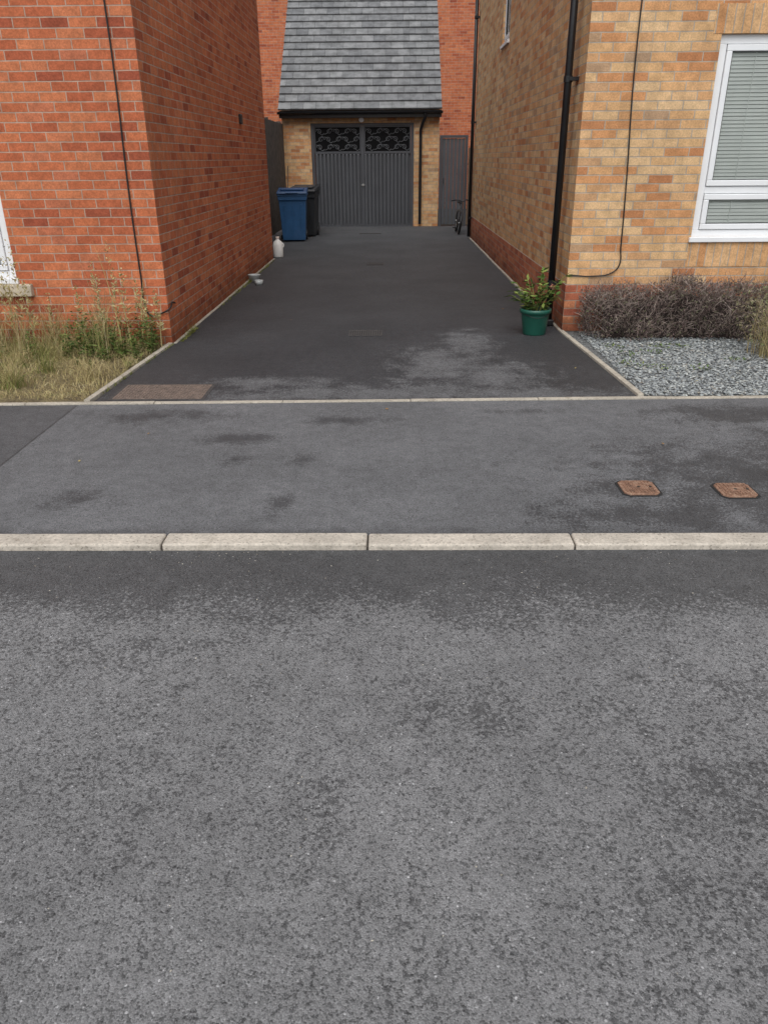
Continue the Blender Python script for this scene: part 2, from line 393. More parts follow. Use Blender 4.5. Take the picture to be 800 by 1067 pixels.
gl=MB(); gl.box(1.54,1.65,7.92,8.08,.008,.07); gl.obj('drain_gully',m_black,H2,bevel=.01)

H3=house('brick_house',-9,9,28,36,8.5,m_redfar,holesF=[(-6,-4.8,1,2.2),(4.5,5.7,1,2.2)])
window(H3,lambda u,w,v:(u,28+w,v),-6,-4.8,1,2.2); window(H3,lambda u,w,v:(u,28+w,v),4.5,5.7,1,2.2)

# ------------------------------------------------------------ garage
G=empty('garage'); GY=20.7; GX0,GX1=-2.66,1.156; DX0,DX1,DH=-1.97,.54,2.36
m=MB()
wall(m,lambda u,w,v:(u,GY+w,v),GX0,GX1,0,2.66,[(DX0,DX1,0,DH)],.15)
SL=math.tan(R(40)); cy=GY+3.3; rz=2.66+3.3*SL
for xx in(GX0,GX1): m.quad((xx,GY,0),(xx,GY+6.6,0),(xx,GY+6.6,2.66),(xx,cy,rz),(xx,GY,2.66))
m.obj('walls',m_buff,G,recalc=False)
t=MB(); gauge=.275; tw=.30; ca,sa=math.cos(R(40)),math.sin(R(40)); ez,ey=2.62,GY-.26
n_r=int((cy-ey)/ca/gauge)+1
def TP(x,s,h): return (x,ey+s*ca-h*sa,ez+s*sa+h*ca)
for r_ in range(n_r):
    off=(r_%2)*tw/2; x=GX0-.04-off
    while x<GX1+.04:
        a=max(x,GX0-.04)+.003; b=min(x+tw,GX1+.04)-.003
        if b-a>.03:
            s0=r_*gauge; s1=s0+gauge+.05; j=random.uniform(-.003,.003)
            q=[TP(a,s0,.055+j),TP(b,s0,.055+j),TP(b,s1,.010),TP(a,s1,.010),TP(a,s0,.012),TP(b,s0,.012)]
            t.add(q,[(0,1,2,3),(4,5,1,0),(0,3,4),(1,5,2)])
        x+=tw
t.obj('roof_tiles',m_tile,G,recalc=False)
u=MB(); u.quad(TP(GX0-.03,0.02,.0),TP(GX1+.03,0.02,.0),(GX1+.03,cy,rz+.1),(GX0-.03,cy,rz+.1)); u.quad((GX0-.03,cy,rz+.1),(GX1+.03,cy,rz+.1),(GX1+.03,2*cy-ey,ez),(GX0-.03,2*cy-ey,ez)); u.obj('roof_underlay',m_roof,G)
f=MB(); f.box(GX0-.03,GX1+.03,GY-.2,GY-.175,2.47,2.62); f.box(GX0-.03,GX1+.03,GY-.175,GY-.002,2.47,2.485); f.obj('fascia',m_black,G)
gt=MB(); n=10
for i in range(n):
    a0=math.pi*(1+i/n); a1=math.pi*(1+(i+1)/n)
    A=[(GY-.26+math.cos(a)*.058,2.60+math.sin(a)*.058) for a in (a0,a1)]
    gt.quad((GX0-.06,*A[0]),(GX1+.06,*A[0]),(GX1+.06,*A[1]),(GX0-.06,*A[1]))
gt.box(GX0-.062,GX0-.056,GY-.318,GY-.202,2.54,2.60); gt.box(GX1+.056,GX1+.062,GY-.318,GY-.202,2.54,2.60)
gt.obj('gutter',m_black,G)
tube('garage_downpipe',[(.80,GY-.26,2.55),(.80,GY-.26,2.47),(.74,GY-.12,2.33),(.70,GY-.05,2.2),(.70,GY-.05,2.0),(.70,GY-.05,.06)],.036,m_black,G,smooth=False)
f=MB(); f.box(DX0,DX0+.07,GY+.03,GY+.12,0,DH); f.box(DX1-.07,DX1,GY+.03,GY+.12,0,DH); f.box(DX0+.07,DX1-.07,GY+.03,GY+.12,DH-.06,DH); f.obj('door_frame',m_door,G,bevel=.004)
d=MB(); rb=MB(); a,b=DX0+.075,DX1-.075; WZ0,WZ1=1.74,2.27; mid=(a+b)/2
d.box(a,b,GY+.095,GY+.11,.02,WZ0-.03)
x=a+.02
while x<b-.06:
    if abs(x+.03-mid)>.07: rb.box(x,x+.06,GY+.05,GY+.0949,.06,WZ0-.06)
    x+=.0925
d.box(mid-.035,mid+.035,GY+.05,GY+.0945,.0201,DH-.065)
d.box(a,mid-.036,GY+.052,GY+.094,.0,.055); d.box(mid+.036,b,GY+.052,GY+.094,.0,.055)
for (p0,p1) in ((a,mid-.036),(mid+.036,b)):
    d.box(p0,p1,GY+.05,GY+.0946,WZ0-.055,WZ0); d.box(p0,p1,GY+.05,GY+.0946,WZ1,DH-.062)
    d.box(p0,p0+.03,GY+.05,GY+.0946,WZ0,WZ1); d.box(p1-.03,p1,GY+.05,GY+.0946,WZ0,WZ1)
d.obj('garage_door',m_door,G,bevel=.003,seg=1); rb.obj('door_ribs',m_frib,G,bevel=.012,seg=2)
w=MB(); w.box(a+.01,b-.01,GY+.1,GY+.108,WZ0-.02,WZ1+.02); w.obj('door_glass',simple('black_glass',(.005,.005,.006),.5,spec=.12),G)
m_scroll=simple('scroll_grille',(.10,.105,.115),.5)
for (p0,p1) in ((a+.035,mid-.07),(mid+.07,b-.035)):
    nn=5; cw=(p1-p0)/nn
    for r_ in range(3):
        zc=WZ0+(WZ1-WZ0)*(.17+.33*r_)
        for i in range(nn):
            xc=p0+cw*(i+.5); sg=1 if (i+r_)%2 else -1
            pts=[]
            for kx in range(13):
                tt=kx/12; ang=tt*2*math.pi*1.1; rr=.066*(1-.7*tt)
                pts.append((xc+sg*(rr*math.cos(ang)*1.15)+sg*.02,GY+.085,zc+rr*math.sin(ang)*.95))
            tube('scroll',pts,.008,m_scroll,G)
            tube('scroll',[(xc-cw*.48,GY+.085,zc-sg*.06),(xc-cw*.1,GY+.085,zc-sg*.02),(xc+cw*.2,GY+.085,zc+sg*.07),(xc+cw*.48,GY+.085,zc+sg*.04)],.008,m_scroll,G)
h=MB(); h.cyl((mid,GY+.03,.98),(mid,GY+.05,.98),.03,n=12); h.box(mid-.05,mid+.05,GY+.015,GY+.03,.972,.988); h.obj('door_handle',simple('steel',(.5,.5,.5),.3,metal=1),G)
l=MB(); l.cyl((-.73,GY-.001,2.45),(-.73,GY-.06,2.45),.035,n=14); l.cyl((-.73,GY-.06,2.45),(-.73,GY-.1,2.42),.05,.06,n=16); l.obj('security_light',m_white,G)
t_=MB(); t_.box(DX0,DX1,GY-.05,GY+.1,.005,.012); t_.obj('door_threshold',m_door,G)

T=empty('garden_gate'); g=MB(); x0,x1=1.175,1.86
g.box(x0,x0+.06,GY-.03,GY+.05,0,2.08); g.box(x1-.06,x1,GY-.03,GY+.05,0,2.08); g.box(x0+.06,x1-.06,GY-.03,GY+.05,2.02,2.08)
g.obj('gate_frame',m_door,T,bevel=.004)
g=MB(); x=x0+.065
while x<x1-.1: g.box(x,x+.086,GY,GY+.03,.04,2.01); x+=.093
g.obj('gate_boards',m_frib,T,bevel=.008)
g=MB(); g.box(x0+.09,x0+.11,GY-.03,GY-.002,1.0,1.12); g.obj('gate_latch',m_black,T)
fe=empty('wooden_fence'); g=MB(); x=1.88
while x<5: g.box(x,x+.12,GY+.02,GY+.04,.05,1.8); x+=.125
g.obj('boards',m_wood,fe)
fe=empty('wooden_fence'); g=MB(); y=13.98
while y<GY-.05: g.box(-2.66,-2.635,y,y+.105,.05,2.35+random.uniform(-.01,.01)); y+=.112
for yy in (14.1,16.2,18.4,20.5): g.box(-2.76,-2.665,yy,yy+.1,0,2.4)
g.obj('boards',m_fence,fe)

# ------------------------------------------------------------ small bicycle leaning by the gate
B_=empty('bicycle'); bx=1.50
def BP(y,z): return (bx+.07*z/.6,y,z+.006)
m_spoke=simple('spoke',(.4,.4,.4),.4,metal=1); m_frame=simple('bike_frame',(.05,.05,.055),.35)
for cyy in (18.35,19.15):
    tube('tyre',[BP(cyy+.22*math.cos(i*math.pi/8),.24+.22*math.sin(i*math.pi/8)) for i in range(16)],.024,m_black,B_,True,True)
    q=MB()
    for i in range(9):
        A=i*math.pi/9; q.cyl(BP(cyy+.21*math.cos(A),.24+.21*math.sin(A)),BP(cyy-.21*math.cos(A),.24-.21*math.sin(A)),.0018,n=5)
    q.cyl((BP(cyy,.24)[0]-.04,cyy,.246),(BP(cyy,.24)[0]+.04,cyy,.246),.02,n=10); q.obj('spokes',m_spoke,B_)
for P_ in ([(18.35,.24),(18.47,.55),(18.49,.68)],[(18.46,.5),(18.95,.48)],[(18.47,.44),(18.8,.22)],[(18.8,.22),(18.98,.6)],[(18.8,.22),(19.15,.24)],[(19.15,.24),(18.95,.48)]):
    tube('frame_tube',[BP(*q) for q in P_],.017,m_frame,B_,False)
tx=BP(18.49,.68)[0]
tube('handlebar',[(tx-.24,18.56,.70),(tx-.1,18.5,.72),(tx,18.49,.69),(tx+.1,18.5,.72),(tx+.13,18.52,.71)],.014,m_black,B_)
q=MB(); q.add([(tx-.015,18.88,.62),(tx+.015,18.88,.62),(tx+.07,19.08,.63),(tx-.07,19.08,.63),(tx-.012,18.88,.65),(tx+.012,18.88,.65),(tx+.065,19.08,.67),(tx-.065,19.08,.67)],[(0,3,2,1),(4,5,6,7),(0,1,5,4),(1,2,6,5),(2,3,7,6),(3,0,4,7)]); q.obj('saddle',m_black,B_,bevel=.01)
q=MB(); cxx=BP(18.8,.22)[0]; q.cyl((cxx-.03,18.8,.226),(cxx-.02,18.8,.226),.07,n=18); q.cyl((cxx-.05,18.8,.226),(cxx-.05,18.72,.12),.008,n=6); q.box(cxx-.13,cxx-.05,18.69,18.75,.11,.13); q.obj('crank',m_black,B_)

# ------------------------------------------------------------ wheelie bins
def bin_(x,y,body,lidm,ang,w=.60,d=.70,h=1.0):
    e=empty('wheelie_bin'); e.location=(x,y,.004); e.rotation_euler=(0,0,R(ang))
    def sec(z,k,dd):
        hw=w/2*k; return [(-hw,-d/2*dd,z),(hw,-d/2*dd,z),(hw,d/2*.9,z),(-hw,d/2*.9,z)]
    b=MB(); secs=[sec(.03,.80,.68),sec(.12,.82,.72),sec(.80,.95,.93),sec(.81,1.0,1.0),sec(.93,1.02,1.02)]
    vs=[p for s_ in secs for p in s_]; fs=[(0,3,2,1)]
    for i in range(len(secs)-1):
        for j in range(4): fs.append((i*4+j,i*4+(j+1)%4,(i+1)*4+(j+1)%4,(i+1)*4+j))
    fs.append(tuple(16+i for i in range(4)))
    b.add(vs,fs); b.obj('body',body,e,bevel=.03,seg=3)
    r=MB()
    for xx in(-.17,0,.17):
        r.add([(xx-.02,-d/2*.70-.012,.15),(xx+.02,-d/2*.70-.012,.15),(xx+.02,-d/2*.90-.012,.72),(xx-.02,-d/2*.90-.012,.72),(xx-.02,-d/2*.70+.03,.15),(xx+.02,-d/2*.70+.03,.15),(xx+.02,-d/2*.90+.03,.72),(xx-.02,-d/2*.90+.03,.72)],[(0,1,2,3),(0,1,5,4),(1,2,6,5),(2,3,7,6),(3,0,4,7)])
    r.box(-w/2*1.06,w/2*1.06,-d/2*1.06,d/2*.93,.895,.925)
    r.obj('ribs_and_rim',body,e,bevel=.006)
    l=MB(); a=w/2*1.08
    l.add([(-a,-d/2*1.14,.93),(a,-d/2*1.14,.93),(a,d/2,.95),(-a,d/2,.95),(-a*.97,-d/2*1.10,.975),(a*.97,-d/2*1.10,.975),(a*.97,d/2*.95,1.03),(-a*.97,d/2*.95,1.03)],[(0,3,2,1),(4,5,6,7),(0,1,5,4),(1,2,6,5),(2,3,7,6),(3,0,4,7)])
    l.box(-a*.75,a*.75,-d/2*.85,d/2*.55,.99,1.03)
    l.box(-.12,.12,-d/2*1.2,-d/2*1.12,.94,.965)
    l.obj('lid',lidm,e,bevel=.018,seg=3)
    q=MB(); q.cyl((-w*.42,d/2*1.06,.985),(w*.42,d/2*1.06,.985),.016,n=10)
    for xx in(-.22,.2): q.box(xx,xx+.03,d/2*.85,d/2*1.08,.94,.995)
    q.cyl((-w*.42,d/2*.78,.1),(w*.42,d/2*.78,.1),.012,n=8)
    q.obj('handle',lidm,e)
    q=MB()
    for xx in(-w*.45,w*.37): q.cyl((xx,d/2*.78,.10),(xx+.05,d/2*.78,.10),.10,n=24)
    q.obj('wheels',m_black,e,bevel=.01)
m_blue=simple('blue_bin',(.025,.10,.24),.45,.12,5,dirt=.12); m_bluelid=simple('blue_lid',(.018,.065,.17),.4,.1,5)
m_gbin=simple('grey_bin',(.02,.022,.025),.45,.15,5)
bin_(-2.06,17.15,m_blue,m_bluelid,4,w=.58)
bin_(-1.94,18.2,m_gbin,m_gbin,-3,w=.58)
bin_(-1.98,19.2,m_gbin,m_gbin,2,w=.56)
bo=empty('broom'); tube('handle',[(-2.28,17.55,.04),(-2.2,17.75,1.45)],.012,m_wood,bo,False)
g=MB(); g.box(-2.40,-2.16,17.50,17.58,.01,.09); g.obj('brush_head',m_black,bo,bevel=.01)

def lathe(name,prof,c,mat,par,n=20,sq=1):
    b=MB(); vs=[];fs=[]
    for r_,z in prof:
        for i in range(n):
            A=2*math.pi*i/n; vs.append((c[0]+r_*math.cos(A),c[1]+r_*math.sin(A)*sq,c[2]+z))
    for k_ in range(len(prof)-1):
        for i in range(n): fs.append((k_*n+i,k_*n+(i+1)%n,(k_+1)*n+(i+1)%n,(k_+1)*n+i))
    b.add(vs,fs); return b.obj(name,mat,par,smooth=True,recalc=False)
bt=empty('plastic_bottle'); m_pl=simple('milk_plastic',(.82,.83,.81),.35,.04)
bc=(-2.0,14.1,.008)
lathe('bottle_body',[(0,.0),(.075,.0),(.088,.02),(.088,.21),(.07,.26),(.03,.295),(.028,.32)],bc,m_pl,bt,sq=.8)
lathe('bottle_cap',[(0,.345),(.032,.345),(.032,.315)],bc,simple('cap',(.6,.5,.45),.4),bt)
tube('bottle_handle',[(bc[0]+.05,bc[1],.26),(bc[0]+.1,bc[1],.22),(bc[0]+.07,bc[1],.15)],.01,m_pl,bt)
bt=empty('plastic_tub'); m_clear=simple('clear_plastic',(.45,.48,.48),.2,.1)
lathe('tub',[(0,0),(.07,0),(.09,.09),(.095,.095),(.085,.09),(.065,.01),(0,.008)],(-1.95,11.2,.006),m_clear,bt)
lathe('tub_small',[(0,0),(.05,0),(.06,.06),(.055,.06),(.045,.006),(0,.006)],(-1.84,10.9,.006),m_clear,bt)

# ------------------------------------------------------------ covers
def iron(name,stops):
    n=NT(name)
    a=n.noise(30,5,.7); b=n.noise(160,3,.7)
    c=n.ramp(a,stops)
    c=n.mul(c,n.sm(b,.3,.7,.7,1.25))
    return n.fin(c,.8,n.bump(b,.5,.003))
m_iron=iron('rusty_iron',[(.3,(.12,.07,.05)),(.5,(.26,.145,.095)),(.7,(.38,.26,.19))])
m_iron2=iron('dark_iron',[(.3,(.035,.034,.035)),(.6,(.075,.07,.068))])
m_tray=iron('weathered_iron',[(.3,(.095,.075,.062)),(.5,(.17,.13,.11)),(.7,(.24,.18,.145))])
m_gap=simple('gap',(.02,.02,.02),.9)
def cover(cx,cy,s):
    e=empty('water_meter_cover')
    def octo(h,ch,z): return [(cx-h+ch,cy-h,z),(cx+h-ch,cy-h,z),(cx+h,cy-h+ch,z),(cx+h,cy+h-ch,z),(cx+h-ch,cy+h,z),(cx-h+ch,cy+h,z),(cx-h,cy+h-ch,z),(cx-h,cy-h+ch,z)]
    F=[tuple(range(8))]+[(i,(i+1)%8,8+(i+1)%8,8+i) for i in range(8)]
    b=MB(); b.add(octo(s+.012,.03,.003)+octo(s+.012,.03,-.02),F); b.obj('rim_gap',m_gap,e)
    b=MB(); b.add(octo(s,.025,.010)+octo(s,.025,-.02),F); b.obj('lid',m_iron,e,bevel=.003)
    t=MB(); k_=.016
    for i in range(-4,5):
        for j in range(-4,5):
            if abs(i)<2 and abs(j)<2 : continue
            x,y=cx+i*k_*1.1,cy+j*k_*1.1
            t.box(x-.005,x+.005,y-.005,y+.005,.010,.0135)
    t.box(cx-.03,cx+.03,cy-.02,cy+.02,.010,.0125)
    t.obj('studs',m_iron,e)
    t=MB(); t.cyl((cx,cy,.0126),(cx,cy,.0135),.009,n=10); t.cyl((cx+.06,cy,.0102),(cx+.06,cy,.0142),.008,n=8); t.obj('keyhole',m_cable,e)
cover(1.285,3.69,.092); cover(1.775,3.655,.09)
e=empty('manhole_cover'); x0,x1,y0,y1=-2.06,-1.36,5.33,5.76
b=MB(); b.box(x0,x1,y0,y1,-.02,.0065); b.obj('frame',m_iron2,e)
b=MB(); c=MB(); nx,ny=28,17; w_=(x1-x0-.06)/nx; h_=(y1-y0-.06)/ny
c.box(x0+.025,x1-.025,y0+.025,y1-.025,.006,.0085)
for i in range(nx):
    for j in range(ny):
        xx=x0+.03+i*w_; yy=y0+.03+j*h_
        if (i+j)%2: b.box(xx+.003,xx+w_-.003,yy+.008,yy+h_-.008,.0085,.0115)
        else: b.box(xx+.008,xx+w_-.008,yy+.003,yy+h_-.003,.0085,.0115)
c.obj('plate',m_tray,e); b.obj('tread_pattern',m_tray,e)
def grate(cx,cy,w_,d_):
    e=empty('drain_grate'); b=MB(); b.box(cx-w_/2,cx+w_/2,cy-d_/2,cy+d_/2,-.02,.0062); b.obj('pit',m_gap,e)
    b=MB(); n_=14
    b.box(cx-w_/2,cx+w_/2,cy-d_/2,cy-d_/2+.018,.0065,.011); b.box(cx-w_/2,cx+w_/2,cy+d_/2-.018,cy+d_/2,.0065,.011)
    for i in range(n_+1):
        x=cx-w_/2+(w_-.016)*i/n_; b.box(x,x+.016,cy-d_/2+.018,cy+d_/2-.018,.0065,.0108)
    b.obj('bars',m_iron2,e)
grate(-.265,7.62,.33,.27); grate(-.28,13.1,.28,.3); grate(-.5,18.7,.5,.14)

# ------------------------------------------------------------ slate gravel
gm=island('slate_chips',[(0,(.16,.17,.18)),(.35,(.26,.28,.29)),(.7,(.36,.385,.385)),(.92,(.48,.50,.48)),(1,(.28,.25,.21))],.8,.15,40)
n=NT('gravel_base'); v_=n.vor(55); cs=n.new('ShaderNodeSeparateColor'); n.put(cs.inputs[0],v_.outputs['Color'])
gb=n.fin(n.ramp(cs.outputs[0],[(0,(.09,.095,.10)),(.5,(.17,.18,.18)),(1,(.28,.29,.29))]),.9,n.bump(v_.outputs['Distance'],1,.02))
GR=empty('gravel')
g=MB(); g.quad((1.815,FY(1.8)+.05,-.004),(8,FY(8)+.05,-.004),(8,7.69,-.004),(1.70,7.69,-.004)); g.obj('gravel_bed',gb,GR)
octv=np.array([[1,0,0],[0,1,0],[-1,0,0],[0,-1,0],[.2,.1,.8],[-.1,0,-.8]],float)
octf=np.array([[0,1,4],[1,2,4],[2,3,4],[3,0,4],[1,0,5],[2,1,5],[3,2,5],[0,3,5]])
def scatter(name,pos,size,mat,par,zflat=(.3,.7)):
    n_=len(pos); V=np.repeat(octv[None],n_,0)*rng.uniform(.7,1.3,(n_,6,3))
    s_=np.stack([size*rng.uniform(.8,1.4,n_),size*rng.uniform(.5,.9,n_),size*rng.uniform(*zflat,n_)],1)
    V*=s_[:,None]
    a=rng.uniform(0,6.28,n_); tl=rng.normal(0,.35,n_)
    c,s=np.cos(tl),np.sin(tl); y=V[...,1]*c[:,None]-V[...,2]*s[:,None]; z=V[...,1]*s[:,None]+V[...,2]*c[:,None]; V[...,1]=y;V[...,2]=z
    c,s=np.cos(a),np.sin(a); x=V[...,0]*c[:,None]-V[...,1]*s[:,None]; y=V[...,0]*s[:,None]+V[...,1]*c[:,None]; V[...,0]=x;V[...,1]=y
    V+=pos[:,None]; F=octf[None]+(np.arange(n_)*6)[:,None,None]
    me=bpy.data.meshes.new(name); me.from_pydata(V.reshape(-1,3).tolist(),[],F.reshape(-1,3).tolist()); me.materials.append(mat)
    o=bpy.data.objects.new(name,me); sc.collection.objects.link(o); o.parent=par
N_=26000
px=rng.uniform(1.83,4.8,N_); py=rng.uniform(5.39,7.65,N_); ok=(py>5.35+.02*px)&(px>1.83-(py-5.3)*.045)
pos=np.stack([px,py,rng.uniform(0,.014,N_)],1)[ok]; scatter('slate_chips',pos,rng.uniform(.006,.017,len(pos)),gm,GR)

# ------------------------------------------------------------ plants
class Leaves:
    def __init__(s): s.v=[];s.f=[]
    def blade(s,b,h,lean,w,seg=3,az=None):
        az=random.uniform(0,6.283) if az is None else az; dx,dy=math.cos(az),math.sin(az)
        fx=random.uniform(0,6.283); sx,sy=math.cos(fx)*w/2,math.sin(fx)*w/2
        o=len(s.v)
        for i in range(seg+1):
            t=i/seg; r=lean*t*t*h; k=1-t*.92
            x=b[0]+dx*r;y=min(b[1]+dy*r,LY-.01) if b[1]<LY and b[0]<0 else b[1]+dy*r;z=b[2]+h*t*(1-.35*min(lean,1.6)*t*t)
            s.v+= [(x-sx*k,y-sy*k,z),(x+sx*k,y+sy*k,z)]
        for i in range(seg): s.f.append((o+2*i,o+2*i+1,o+2*i+3,o+2*i+2))
    def leaf(s,p,d,L,w,up=None):
        d=Vector(d).normalized(); n=d.cross(Vector((random.gauss(0,1),random.gauss(0,1),random.gauss(0,1)))).normalized()
        if up: n=(d.cross(Vector((0,0,1)))+n*.35).normalized()
        p=Vector(p); m=p+d*L*.45; dn=Vector((0,0,-L*.08)); o=len(s.v)
        s.v+=[tuple(p),tuple(m+n*w/2),tuple(p+d*L+dn),tuple(m-n*w/2)]; s.f.append((o,o+1,o+2,o+3))
    def obj(s,name,mat,par):
        me=bpy.data.meshes.new(name); me.from_pydata(s.v,[],s.f); me.materials.append(mat); o=bpy.data.objects.new(name,me); sc.collection.objects.link(o)
        if par: o.parent=par
        return o
def leafmat(name,stops): return island(name,stops,.7,.2,10)
m_straw=leafmat('dry_grass',[(0,(.30,.23,.11)),(.5,(.48,.39,.20)),(.8,(.36,.32,.13)),(1,(.56,.49,.30))])
m_green=leafmat('green_grass',[(0,(.08,.11,.025)),(.5,(.17,.19,.05)),(1,(.30,.28,.10))])
m_leaf=leafmat('weed_leaf',[(0,(.045,.085,.02)),(.5,(.09,.15,.035)),(1,(.18,.21,.06))])
W=empty('weeds')
n=NT('weed_soil'); a=n.noise(5,5,.7); b=n.noise(60,4,.7)
ms=n.fin(n.mul(n.ramp(a,[(.35,(.13,.10,.06)),(.55,(.27,.22,.11)),(.7,(.19,.18,.07))]),n.sm(b,.3,.7,.6,1.3)),.95,n.bump(b,1,.03))
g=MB(); nxx,nyy=40,14
vs=[];fs=[]
for j in range(nyy+1):
    for i in range(nxx+1):
        tx=i/nxx; ty=j/nyy; xr=-2.225+.11*ty; x=-9+(xr+9)*tx; y=FY(x)+.05+(LY+.02-FY(x)-.05)*ty
        e_=min(1,4*ty,(1-tx)*30); vs.append((x,y,-.002+e_*(.012+.02*random.random())))
for j in range(nyy):
    for i in range(nxx): o=j*(nxx+1)+i; fs.append((o,o+1,o+nxx+2,o+nxx+1))
g.add(vs,fs); g.obj('soil',ms,W)
s1,s2,s3=Leaves(),Leaves(),Leaves()
def rp():
    y=random.uniform(5.36,7.14); return random.uniform(-5.2,-2.23+.09*(y-5.3)/1.9),y
clumps=[(random.uniform(-5,-2.3),random.uniform(5.5,7.05),random.uniform(.6,1.7)) for _ in range(42)]
for _ in range(13000):
    x,y=rp(); hh=random.uniform(.03,.10)*(.7+1.0*(y-5.3)/1.8); s1.blade((x,y,.0),hh,random.uniform(.2,1.6),random.uniform(.003,.007))
for cx,cy_,k_ in clumps:
    S=s1 if random.random()<.7 else s2
    for _ in range(90):
        x,y=cx+random.gauss(0,.05),cy_+random.gauss(0,.05)
        if y<5.36 or y>7.12 or x>-2.24: continue
        S.blade((x,y,0),random.uniform(.08,.20)*k_,random.uniform(.2,1.3),random.uniform(.003,.006),4)
for _ in range(6000):
    x,y=rp()
    if math.sin(x*3.1)+math.cos(y*4.3+x)<.3: continue
    s2.blade((x,y,.0),random.uniform(.04,.12)*(.6+.9*(y-5.3)/1.8),random.uniform(.2,1.2),random.uniform(.003,.008))
tufts=[(random.uniform(-5,-2.25),random.uniform(6.55,7.1)) for _ in range(22)]+[(random.uniform(-3.8,-3.0),random.uniform(6.6,7.1)) for _ in range(8)]
for tx_,ty_ in tufts:
    hm=random.uniform(.3,.75)
    for _ in range(55):
        x,y=tx_+random.gauss(0,.05),min(7.13,ty_+random.gauss(0,.04))
        if x>-2.14: continue
        (s1 if random.random()<.8 else s2).blade((x,y,0),hm*random.uniform(.35,1),random.uniform(.05,.8),.0048,5)
def weed(x,y,h,nl,L,S,stem):
    ax=random.uniform(-.12,.12)
    stem.blade((x,y,0),h,abs(ax)+.02,.008,5,az=0 if ax>0 else math.pi)
    for i in range(nl):
        t=random.uniform(.08,1); d=(random.gauss(0,1),random.gauss(0,1),random.uniform(-.1,.9))
        r=math.copysign(1,ax)*(abs(ax)+.02)*t*t*h
        S.leaf((x+r,y,h*t*.98),d,L*(1.15-t*.7)*random.uniform(.6,1.2),L*.25,True)
for _ in range(80):
    x=random.uniform(-2.85,-2.15); y=random.uniform(6.45,7.1); weed(x,y,random.uniform(.1,.40),24,.075,s3,s2)
for _ in range(45):
    x=random.uniform(-5,-2.4); y=random.uniform(6.1,7.1); weed(x,y,random.uniform(.06,.30),16,.055,s3,s2)
for _ in range(35):
    x,y=rp(); weed(x,y,.04,9,.04,s3,s2)
for (x,y,h_) in ((-2.43,6.85,1.0),(-2.38,6.95,.76),(-2.55,6.8,.7),(-3.3,6.9,1.0),(-3.42,7.0,.85),(-3.2,6.85,.65),(-3.6,6.8,.75),(-2.2,6.9,.6),(-2.8,6.95,.6),(-3.0,6.8,.55),(-2.12,7.0,.55),(-2.3,7.05,.65),(-3.5,6.7,.7),(-2.65,7.0,.8),(-3.35,6.75,.8)):
    s1.blade((x,y,0),h_,.12,.012,6,az=random.choice([0,3.14]))
    for i in range(80):
        t=random.uniform(.3,1); d=(random.gauss(0,1),random.gauss(0,.6),random.uniform(.3,1.6)); s1.leaf((x+random.gauss(0,.012),y,h_*t*.96),d,.07*(1.3-t),.013)
s1.obj('dry_grass',m_straw,W); s2.obj('green_grass',m_green,W); s3.obj('weed_leaves',m_leaf,W)
s=Leaves()
for _ in range(130):
    y=random.choice([random.uniform(7.25,7.9),random.uniform(9,13.5),11.3+random.gauss(0,.25)])
    for k_ in range(5): s.blade((-2.02+random.uniform(0,.03),y,0),random.uniform(.03,.09),random.uniform(.4,1.5),.006)
for _ in range(40):
    y=random.uniform(5.5,7.2); xx=-2.17+.11*(y-5.3)/1.9
    for k_ in range(4): s.blade((xx+.01,y,0),random.uniform(.02,.06),random.uniform(.4,1.5),.005)
s.obj('weeds_along_wall',m_green,W)

Hd=empty('hedge'); s=Leaves(); tw=Leaves()
def env(x): return .46+.04*math.sin(x*5.1)+.03*math.sin(x*11.7+1)+.05*max(0,(x-2.9))
def hp(surface=True):
    while True:
        x=random.uniform(1.80,4.9); y=random.uniform(7.0,7.64); z=random.uniform(.03,.64); h_=env(x)+.045*math.sin(x*37+y*21)
        if z>h_: continue
        yf=7.17+.05*math.sin(x*7+z*9)+.05*math.sin(x*19-z*15)
        if x>3.0: yf-=.12*(x-3.0)
        dl=(1.95-x)/.13; dy=(yf+.14-y)/.14; dz=(z-(h_-.14))/.14
        q=sum(max(0,c)**2 for c in(dl,dy,dz))
        if q>1: continue
        if surface and q<.15 and random.random()<.85: continue
        return x,y,z
for _ in range(26000):
    p=hp(); d=(random.gauss(0,1),random.gauss(-.4,1),random.gauss(.5,1)); s.leaf(p,d,random.uniform(.014,.030),random.uniform(.007,.014))
for _ in range(9000):
    p=hp(); d=Vector((random.gauss(0,.6),random.gauss(-.35,.6),random.uniform(.2,1.4))).normalized(); tw.leaf(p,d,random.uniform(.06,.16),.005)
s.obj('leaves',leafmat('hedge_leaf',[(0,(.07,.048,.045)),(.35,(.13,.088,.082)),(.6,(.19,.135,.12)),(.8,(.24,.20,.165)),(.9,(.13,.14,.075)),(1,(.18,.18,.11))]),Hd)
tw.obj('twigs',leafmat('hedge_twig',[(0,(.14,.105,.095)),(1,(.40,.33,.29))]),Hd)
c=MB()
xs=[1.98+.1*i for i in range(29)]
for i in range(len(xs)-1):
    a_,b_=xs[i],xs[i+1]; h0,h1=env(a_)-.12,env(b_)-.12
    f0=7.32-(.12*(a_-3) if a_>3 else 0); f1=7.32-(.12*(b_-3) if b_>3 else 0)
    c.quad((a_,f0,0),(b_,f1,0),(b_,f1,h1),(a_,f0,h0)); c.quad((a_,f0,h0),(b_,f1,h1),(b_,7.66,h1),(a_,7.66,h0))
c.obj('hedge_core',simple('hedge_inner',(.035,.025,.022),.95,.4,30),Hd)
B=empty('shrub'); s=Leaves(); t2=Leaves()
for _ in range(520):
    bx,by=3.36+random.gauss(0,.1),6.55+random.gauss(0,.12); t2.blade((bx,by,0),random.uniform(.25,.66),random.uniform(.05,.8),.006,5)
